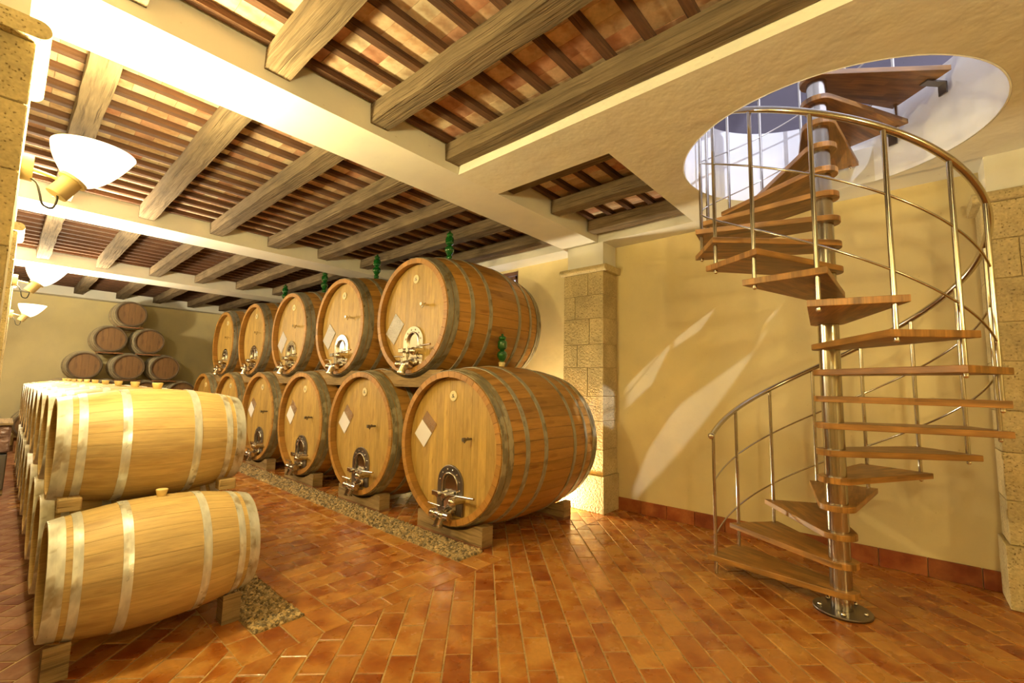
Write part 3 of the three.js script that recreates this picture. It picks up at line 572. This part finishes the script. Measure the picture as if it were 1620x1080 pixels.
// cross timbers wedged between neighbouring lower casks, carrying the upper row
lowZ.slice(0, 5).forEach((z, i) => {
  const zm = (z + lowZ[i + 1]) / 2, half = (z - lowZ[i + 1]) / 2, dz = upZ[i] - zm;
  for (const [x, where] of [[3.16, 'front'], [4.42, 'rear']]) {
    const R = Rl(x) + 0.003, Ru = UPPER.rb - (UPPER.rb - UPPER.rh) * Math.pow(Math.max(0, Math.abs(x - FU - UPPER.L / 2) - 0.076) / (UPPER.L / 2), 2) + 0.0085;
    const y0 = 1.462, y1 = 1.655, s = new THREE.Shape(), pts = [];
    const edge = (y) => half - Math.sqrt(Math.max(0, R * R - (y - LOWY) * (y - LOWY)));
    for (let k = 0; k <= 8; k++) { const y = y0 + (y1 - y0) * k / 8; pts.push(V2(Math.min(edge(y), half - 0.03), Math.min(y, y1))); }
    const zr = pts[pts.length - 1].x, top = (q) => Math.min(y1, UPY - Math.sqrt(Math.max(0, Ru * Ru - (q - dz) * (q - dz))));
    for (let k = 1; k <= 20; k++) { const q = zr - 2 * zr * k / 20; pts.push(V2(q, top(q))); }
    for (let k = 8; k >= 0; k--) { const y = y0 + (y1 - y0) * k / 8; pts.push(V2(-Math.min(edge(y), half - 0.03), Math.min(y, top(-Math.min(edge(y), half - 0.03))))); }
    const g = new THREE.ExtrudeGeometry(new THREE.Shape(pts), { depth: 0.15, bevelEnabled: false }); g.rotateY(-Math.PI / 2); g.translate(0.075, 0, 0);
    const m = mesh('cross_timber', metreUV(g, 'z', rnd() * 2, rnd()), M.timber); m.position.set(x, 0, zm);
    tag(m, `${where} cross timber wedged under the ${ord[i]} upper cask`, 'timber', 'cross timbers carrying the upper casks');
  }
});
// green glass airlocks
function airlock(label, x, y, z, footMat) {
  const g = group('glass_airlock', scene, x, y, z); tag(g, label, 'airlock', 'green airlocks on the casks');
  mesh('stopper', lathe([[0, 0.0015], [0.034, 0.0015], [0.038, 0.05], [0, 0.05]], 16), footMat, g);
  mesh('lower_bulb', lathe([[0.012, 0.05], [0.02, 0.055], [0.035, 0.075], [0.056, 0.11], [0.060, 0.14], [0.052, 0.165], [0.03, 0.18], [0.024, 0.19]], 24), M.greenGlass, g);
  mesh('upper_bulb', lathe([[0.024, 0.19], [0.045, 0.20], [0.054, 0.22], [0.054, 0.275], [0.048, 0.295], [0.03, 0.305]], 24), M.greenGlass, g);
  mesh('top_cup', lathe([[0.03, 0.305], [0.042, 0.315], [0.042, 0.34], [0.03, 0.35], [0.016, 0.352], [0.014, 0.375], [0, 0.376]], 20), M.greenGlass, g);
}
airlock('green airlock on the largest lower cask', FX + LOWER.L / 2 - 0.02, LOWY + LOWER.rb, lowZ[0], M.bung);
upZ.slice(0, 4).forEach((z, i) => airlock(`green airlock on the ${ord[i]} upper cask`, 3.62, UPY + UPPER.rb + 0.0005, z, M.greenGlass));

// ------------------------------------------------------------------ pale barriques at the left
const BAR = { L: 0.948, rh: 0.289, rb: 0.352, N: 30, th: 0.025, gap: 0.0012, ends: [-1, 1], boards: 7, inset: 0.032, hoops: [[0.0, 0.062], [0.088, 0.126], [0.275, 0.318]], hoopTh: 0.003, side: M.barSide, head: M.barHead, hoopMat: M.galv, segs: 8 };
const protoBar = barrel('oak_barrel', BAR);
mesh('bung', lathe([[0, 0], [0.022, 0], [0.031, 0.04], [0.028, 0.043], [0, 0.043]], 16).translate(0, 2 * BAR.rb - 0.004, 0), M.bung, protoBar);
const BX = 0.69, nBar = 10, barLowZ = [], barUpZ = [];
for (let i = 0; i < nBar; i++) { barLowZ.push(-3.41 - 0.785 * i); barUpZ.push(-3.80 - 0.785 * i); }
const word = ['first', 'second', 'third', 'fourth', 'fifth', 'sixth', 'seventh', 'eighth', 'ninth', 'tenth'];
let firstBar = true;
const putBar = (label, grp, y, z, turn) => {
  const b = firstBar ? protoBar : copyOf(protoBar); firstBar = false;
  b.position.set(BX, y - BAR.rb, z); tag(b, label, 'barrel', grp);
};
barLowZ.forEach((z, i) => putBar(i ? `pale oak barrel on the floor, ${word[i]} back from the front` : 'pale oak barrel on the floor at the very front', 'lower row of pale barrels', 0.445, z));
barUpZ.forEach((z, i) => putBar(i ? `pale oak barrel in the top row, ${word[i]} back from the front` : 'pale oak barrel in the top row nearest the front', 'upper row of pale barrels', 1.08, z));
// chocks
const chockGeo = [0, 1, 2].map(() => {
  const pts = []; for (const x of [-0.05, 0.05]) pts.push(V3(x, 0, -0.0525), V3(x, 0, 0.0525), V3(x, 0.128 + rr(-0.002, 0.001), -0.0525), V3(x, 0.172 + rr(-0.003, 0), 0.046), V3(x, 0.160, 0.0525));
  return metreUV(new ConvexGeometry(pts), 'z', rnd(), rnd());
}), chockSmall = [0, 1].map(() => chamferBox(0.10, 0.07, 0.09, 0.006, 'z', 0.0015));
barLowZ.slice(0, 3).forEach((z, i) => [[0.29, 'far'], [1.06, 'gravel']].forEach(([x, side]) => {
  const c = mesh('wooden_chock', chockGeo[(i + (x > 1)) % 3], M.timber); c.position.set(x, 0, z + 0.135);
  tag(c, `wooden chock on the floor under the ${side === 'gravel' ? 'gravel' : 'wall'} end of the ${word[i]} lower barrel`, 'chock', 'chocks under the lower barrels');
}));
barUpZ.forEach((z, i) => [[0.30, 'wall'], [1.07, 'gravel']].forEach(([x, side]) => {
  const c = mesh('wooden_chock', chockSmall[i % 2], M.timber); c.position.set(x, 0.793, z + 0.252);
  tag(c, `small block under the ${side} end of the ${word[i]} upper barrel`, 'chock', 'blocks under the upper barrels');
}));

// ------------------------------------------------------------------ old barrels stacked against the end wall
{
  const L = 0.93, rh = 0.270, rb = 0.325, R = (x) => rb - (rb - rh) * Math.pow(x / (L / 2), 2);
  const g = group('old_barrel'), prof = []; for (let i = 0; i <= 10; i++) { const x = -L / 2 + L * i / 10; prof.push([x, R(x)]); }
  const body = revolveX([[-L / 2 + 0.03, rh - 0.025], [-L / 2, rh - 0.025], ...prof, [L / 2, rh - 0.025], [L / 2 - 0.03, rh - 0.025]], 36);
  { const p = body.attributes.position, uv = body.attributes.uv; for (let i = 0; i < p.count; i++) uv.setXY(i, p.getX(i), Math.atan2(p.getZ(i), p.getY(i)) * rb); }
  mesh('body', body, M.oldSide, g).position.y = rb;
  for (const e of [-1, 1]) { const c = mesh('chime', revolveX([[e * (L / 2 - 0.02), rh - 0.028], [e * (L / 2 + 0.003), rh - 0.026], [e * (L / 2 + 0.003), rh + 0.001], [e * (L / 2 - 0.006), rh + 0.004]], 36), M.oldRim, g); c.position.y = rb; }
  for (const e of [-1, 1]) headBoards(rh - 0.023, 5, 0.02, 0.4).forEach((b) => { const m = mesh('head_board', b, M.oldHead, g); m.position.set(e * (L / 2 - 0.03), rb, 0); if (e > 0) m.rotation.y = Math.PI; });
  for (const [a, b] of [[0, 0.05], [0.10, 0.135], [0.26, 0.30]]) for (const s of [-1, 1]) { const m = mesh('hoop', hoopGeo(L, rh, rb, s < 0 ? -L / 2 + a : L / 2 - b, s < 0 ? -L / 2 + b : L / 2 - a, 0.003, 40), M.oldHoop, g); m.position.y = rb; }
  g.rotation.y = Math.PI / 2;     // head (-x) turns to +z
  g.rotation.y = -Math.PI / 2;
  const rows = [[0.365, [0.46, 1.14, 1.82, 2.50, 3.18], 'bottom'], [1.15, [0.80, 1.48, 2.16, 2.84], 'fourth'], [1.745, [1.10, 1.82, 2.475], 'third'], [2.34, [1.47, 2.14], 'second'], [2.93, [1.775], 'top']];
  rows[0][0] = 0.55;
  let first = true; const pos = ['first', 'second', 'third', 'fourth', 'fifth'];
  rows.forEach(([y, xs, rn], ri) => xs.forEach((x, k) => {
    const b = first ? g : copyOf(g); first = false; b.position.set(x, y - rb, -13.0 - L / 2);
    tag(b, ri === 4 ? 'old grey barrel alone at the top of the end wall pyramid' : `old barrel in the ${rn === 'bottom' ? 'bottom' : ['', 'row of four', 'row of three', 'row of two'][ri]}${ri ? '' : ' row'} of the pyramid, ${pos[k]} from the lamp side`, 'barrel', 'old barrels stacked at the end wall');
    // plank under it
    if (ri) for (const zz of [-13.045, -13.885]) {
      const p = mesh('stacking_plank', chamferBox(0.46, 0.022, 0.05, 0.003, 'x'), M.plankRed); p.position.set(x, y - R(0.39) - 0.0155, zz);
      tag(p, `${zz > -13.5 ? 'front' : 'rear'} plank under the ${pos[k]} barrel of the ${['', 'row of four', 'row of three', 'row of two', 'pyramid top'][ri]}`, 'plank', 'planks between the old barrels');
    } else for (const zz of [-13.14, -13.78]) {
      const p = mesh('barrel_stand', chamferBox(0.46, 0.234, 0.10, 0.006, 'x'), M.plankRed); p.position.set(x, 0.117, zz);
      tag(p, `${zz > -13.5 ? 'front' : 'rear'} stand under the ${pos[k]} barrel of the bottom row`, 'timber', 'stands under the old barrels');
    }
  }));
}
{ // film-wrapped crate on the wall side of the pale barrels
  const g = group('wrapped_crate', scene, -0.10, 0, -9.0); tag(g, 'brown film-wrapped crate with a board on top beside the pale barrels', 'crate');
  mesh('wrapped_load', chamferBox(0.44, 0.34, 0.9, 0.02, 'z', 0.008).translate(0, 0.70, 0), M.film, g);
  mesh('top_board', chamferBox(0.46, 0.03, 0.95, 0.004, 'z').translate(0, 0.888, 0), M.timber, g);
  mesh('crate_body', chamferBox(0.42, 0.44, 0.86, 0.01, 'z').translate(0, 0.29, 0), M.steelDark, g);
  for (const z of [-0.36, 0, 0.36]) mesh('runner', chamferBox(0.42, 0.07, 0.09, 0.004, 'x').translate(0, 0.035, z), M.timber, g);
}

// ------------------------------------------------------------------ spiral stair
{
  const PX = 3.96, PZ = -0.405, D = THREE.MathUtils.degToRad(24), A0 = THREE.MathUtils.degToRad(-87), RIS = 0.188, N = 21, RO = 0.84;
  const g = group('spiral_staircase', scene, PX, 0, PZ); tag(g, 'spiral staircase with oak treads round a steel pole', 'staircase');
  const top = (i) => 0.155 + RIS * (i - 1), ang = (k) => A0 + D * k, at = (k, r, y) => V3(r * Math.cos(ang(k)), y, r * Math.sin(ang(k)));
  mesh('centre_pole', lathe([[0.066, 0.02], [0.066, 5.0], [0, 5.0]], 28), M.steelPole, g);
  const fl = mesh('base_plate', lathe([[0, 0], [0.172, 0], [0.172, 0.014], [0.168, 0.018], [0, 0.018]], 36), M.steelDark, g);
  for (let i = 0; i < 5; i++) { const t = i / 5 * Math.PI * 2 + 0.5; mesh('bolt', lathe([[0, 0], [0.014, 0], [0.014, 0.012], [0.008, 0.022], [0, 0.024]], 8).translate(0.135 * Math.cos(t), 0.018, 0.135 * Math.sin(t)), M.chrome, fl); }
  // tread: collar ring round the pole running out to a straight outer edge
  const th = 0.042, ov = THREE.MathUtils.degToRad(3.2), rc = 0.105, s = new THREE.Shape(), ro = 0.885, a1 = -D / 2 - ov, a2 = D / 2 + ov;
  s.moveTo(ro * Math.cos(a1), ro * Math.sin(a1)); s.lineTo(ro * Math.cos(a2), ro * Math.sin(a2));
  for (let i = 0; i <= 16; i++) { const t = a2 + Math.PI / 2 - 0.12 + (2 * Math.PI - (a2 - a1) - Math.PI + 0.24) * i / 16; s.lineTo(rc * Math.cos(t), rc * Math.sin(t)); }
  s.closePath();
  const treadGeos = [0, 1, 2].map(() => { const e = new THREE.ExtrudeGeometry(s, { depth: th - 0.008, bevelEnabled: true, bevelSize: 0.004, bevelThickness: 0.004, bevelSegments: 2 }); e.rotateX(Math.PI / 2); e.translate(0, -0.004, 0); return metreUV(e, 'x', rnd() * 3, rnd() * 3); });
  for (let i = 1; i <= N; i++) {
    const t = mesh('tread', treadGeos[i % 3], M.tread[(i * 7) % 3], g); t.position.y = top(i); t.rotation.y = -(ang(i) - D / 2);
    if (i >= N - 1) { const b = mesh('bracket', merge([box(0.16, 0.012, 0.06, 0.86, -th - 0.008, 0.10), box(0.012, 0.09, 0.06, 0.935, -th - 0.05, 0.10)]), M.steelDark, t); }
  }
  for (let k = 0; k < N; k++) {
    const y0 = k ? top(k) - th - 0.012 : 0, y1 = top(k) + 1.17, p = at(k, RO, 0);
    const b = mesh('baluster', new THREE.CylinderGeometry(0.0135, 0.0135, y1 - y0 - 0.01, 12).translate(p.x, (y0 + y1) / 2 - 0.005, p.z), M.steel, g);
    if (k) mesh('cap_nut', new THREE.SphereGeometry(0.014, 10, 6).translate(p.x, y0 - 0.004, p.z), M.chrome, b);
  }
  const helix = (off, k0, k1, n) => { const P = []; for (let i = 0; i <= n; i++) { const k = k0 + (k1 - k0) * i / n; P.push(at(k, RO, top(k) + off)); } return new THREE.CatmullRomCurve3(P); };
  mesh('handrail', new THREE.TubeGeometry(helix(1.17, -0.12, N - 1 + 0.1, 160), 320, 0.021, 12), M.steel, g);
  mesh('mid_rail', new THREE.TubeGeometry(helix(0.77, 0, N - 1, 160), 260, 0.007, 6), M.steel, g);
  mesh('mid_rail', new THREE.TubeGeometry(helix(0.335, 0, N - 1, 160), 260, 0.007, 6), M.steel, g);
  const e = at(-0.12, RO, top(-0.12) + 1.17); mesh('rail_ball', new THREE.SphereGeometry(0.029, 16, 12).translate(e.x, e.y, e.z), M.chrome, g);
}

// ------------------------------------------------------------------ wall sconces on the lamp pillars
function sconce(label, z, color, cd) {
  const g = group('wall_sconce', scene, -0.065, 2.49, z); tag(g, label, 'lamp', 'wall sconces on the lamp pillars');
  mesh('back_plate', rod(V3(0.028, 0, 0), V3(0.07, 0, 0), 0.062, 22), M.gold, g);
  mesh('arm', new THREE.TubeGeometry(new THREE.CatmullRomCurve3([V3(0.06, 0.0, 0), V3(0.11, -0.008, 0), V3(0.16, -0.02, 0), V3(0.19, -0.04, 0)]), 16, 0.009, 8), M.gold, g);
  const ax = V3(0.50, 0.866, 0).normalize(), h0 = V3(0.155, -0.10, 0), h1 = h0.clone().addScaledVector(ax, 0.105);
  const hold = mesh('lamp_holder', rod(h0, h1, 0.043, 24), M.gold, g);
  mesh('holder_ring', rod(h1.clone().addScaledVector(ax, -0.006), h1.clone().addScaledVector(ax, 0.008), 0.058, 24), M.gold, hold);
  // opal bowl: from the tilted holder ring to a level rim
  const rings = 12, seg = 36, pos = [], idx = [], c1 = h1.clone().addScaledVector(ax, 0.004), c2 = V3(0.275, 0.175, 0), side = V3(0, 0, 1);
  for (let i = 0; i <= rings; i++) {
    const t = i / rings, r = 0.046 + (0.165 - 0.046) * Math.pow(t, 0.72), c = c1.clone().lerp(c2, t * t * 0.25 + t * 0.75), n = ax.clone().lerp(V3(0, 1, 0), t).normalize(), e = V3(n.y, -n.x, 0);
    for (let k = 0; k <= seg; k++) { const a = k / seg * Math.PI * 2, p = c.clone().addScaledVector(e, r * Math.cos(a)).addScaledVector(side, r * Math.sin(a)); pos.push(p.x, p.y, p.z); }
  }
  const W = seg + 1; for (let i = 0; i < rings; i++) for (let k = 0; k < seg; k++) { const a = i * W + k; idx.push(a, a + W, a + 1, a + 1, a + W, a + W + 1); }
  const sg = new THREE.BufferGeometry(); sg.setAttribute('position', new THREE.Float32BufferAttribute(pos, 3)); sg.setIndex(idx); sg.computeVertexNormals();
  mesh('glass_shade', sg, new THREE.MeshStandardMaterial({ color: col(0.9, 0.88, 0.84), roughness: 0.25, emissive: color.clone().lerp(col(1, 1, 1), 0.5), emissiveIntensity: 1.6, side: THREE.DoubleSide }), g);
  mesh('flex', new THREE.TubeGeometry(new THREE.CatmullRomCurve3([V3(0.06, -0.05, 0.02), V3(0.085, -0.07, 0.03), V3(0.10, -0.12, 0.035), V3(0.115, -0.17, 0.03), V3(0.145, -0.175, 0.015), V3(0.16, -0.13, 0.004), V3(0.16, -0.10, 0)]), 30, 0.005, 6), M.cord, g);
  const l = new THREE.PointLight(color, cd * 0.36, 0, 2); l.position.set(0.265, 0.12, 0); l.castShadow = true; l.shadow.radius = 4; g.add(l);
  const up = new THREE.RectAreaLight(color, cd * 0.64 / 0.0576, 0.24, 0.24); up.position.set(0.275, 0.18, 0); up.rotation.x = Math.PI / 2; g.add(up);   // the open top of the bowl
}
sconce('sconce with a glowing opal bowl on the nearest lamp pillar', -3.1, LAMP, LAMP_CD);
sconce('sconce with a glowing opal bowl on the second lamp pillar', -6.92, LAMP_FAR, LAMP_CD * 1.2);
sconce('sconce with a glowing opal bowl on the furthest lamp pillar', -10.75, LAMP_FAR, LAMP_CD * 1.5);
sconce('sconce with a glowing opal bowl on the pillar behind the camera', 0.78, LAMP, LAMP_CD * 0.7);
sconce('added fill sconce with a glowing opal bowl, unseen by the entrance wall', 4.3, LAMP, LAMP_CD * 0.9);  // added fill lamp, out of view, brightening the right wall and casks

// low floodlights on the floor behind the casks, washing the wall
function flood(label, x, z, power) {
  const g = group('floor_floodlight', scene, x, 0, z); tag(g, label, 'lamp', 'floodlights behind the casks');
  mesh('bracket', merge([box(0.10, 0.012, 0.22, 0, 0.006, 0, 'z'), box(0.02, 0.09, 0.012, 0, 0.05, 0.105, 'y'), box(0.02, 0.09, 0.012, 0, 0.05, -0.105, 'y')]), M.steelDark, g);
  const head = group('lamp_head', g, 0, 0.105, 0); head.rotation.set(0, 0.6, 0); head.rotateX(-0.7);   // aimed at the pilaster side, tilted up
  mesh('housing', chamferBox(0.18, 0.13, 0.06, 0.01, 'x'), M.steelDark, head);
  mesh('lens', new THREE.BoxGeometry(0.155, 0.105, 0.004).translate(0, 0, 0.032), new THREE.MeshStandardMaterial({ color: col(0.9, 0.9, 0.9), emissive: col(1, 0.9, 0.66), emissiveIntensity: 6 }), head);
  const l = new THREE.RectAreaLight(new THREE.Color().setRGB(1, 0.86, 0.56), power, 0.155, 0.105); l.position.set(0, 0, 0.036); l.rotation.y = Math.PI; head.add(l);
}
flood('floodlight on the floor behind the largest cask', 4.66, -3.66, 1900);
flood('floodlight on the floor behind the third lower cask', 4.80, -7.6, 500);

renderer.render(scene, camera);
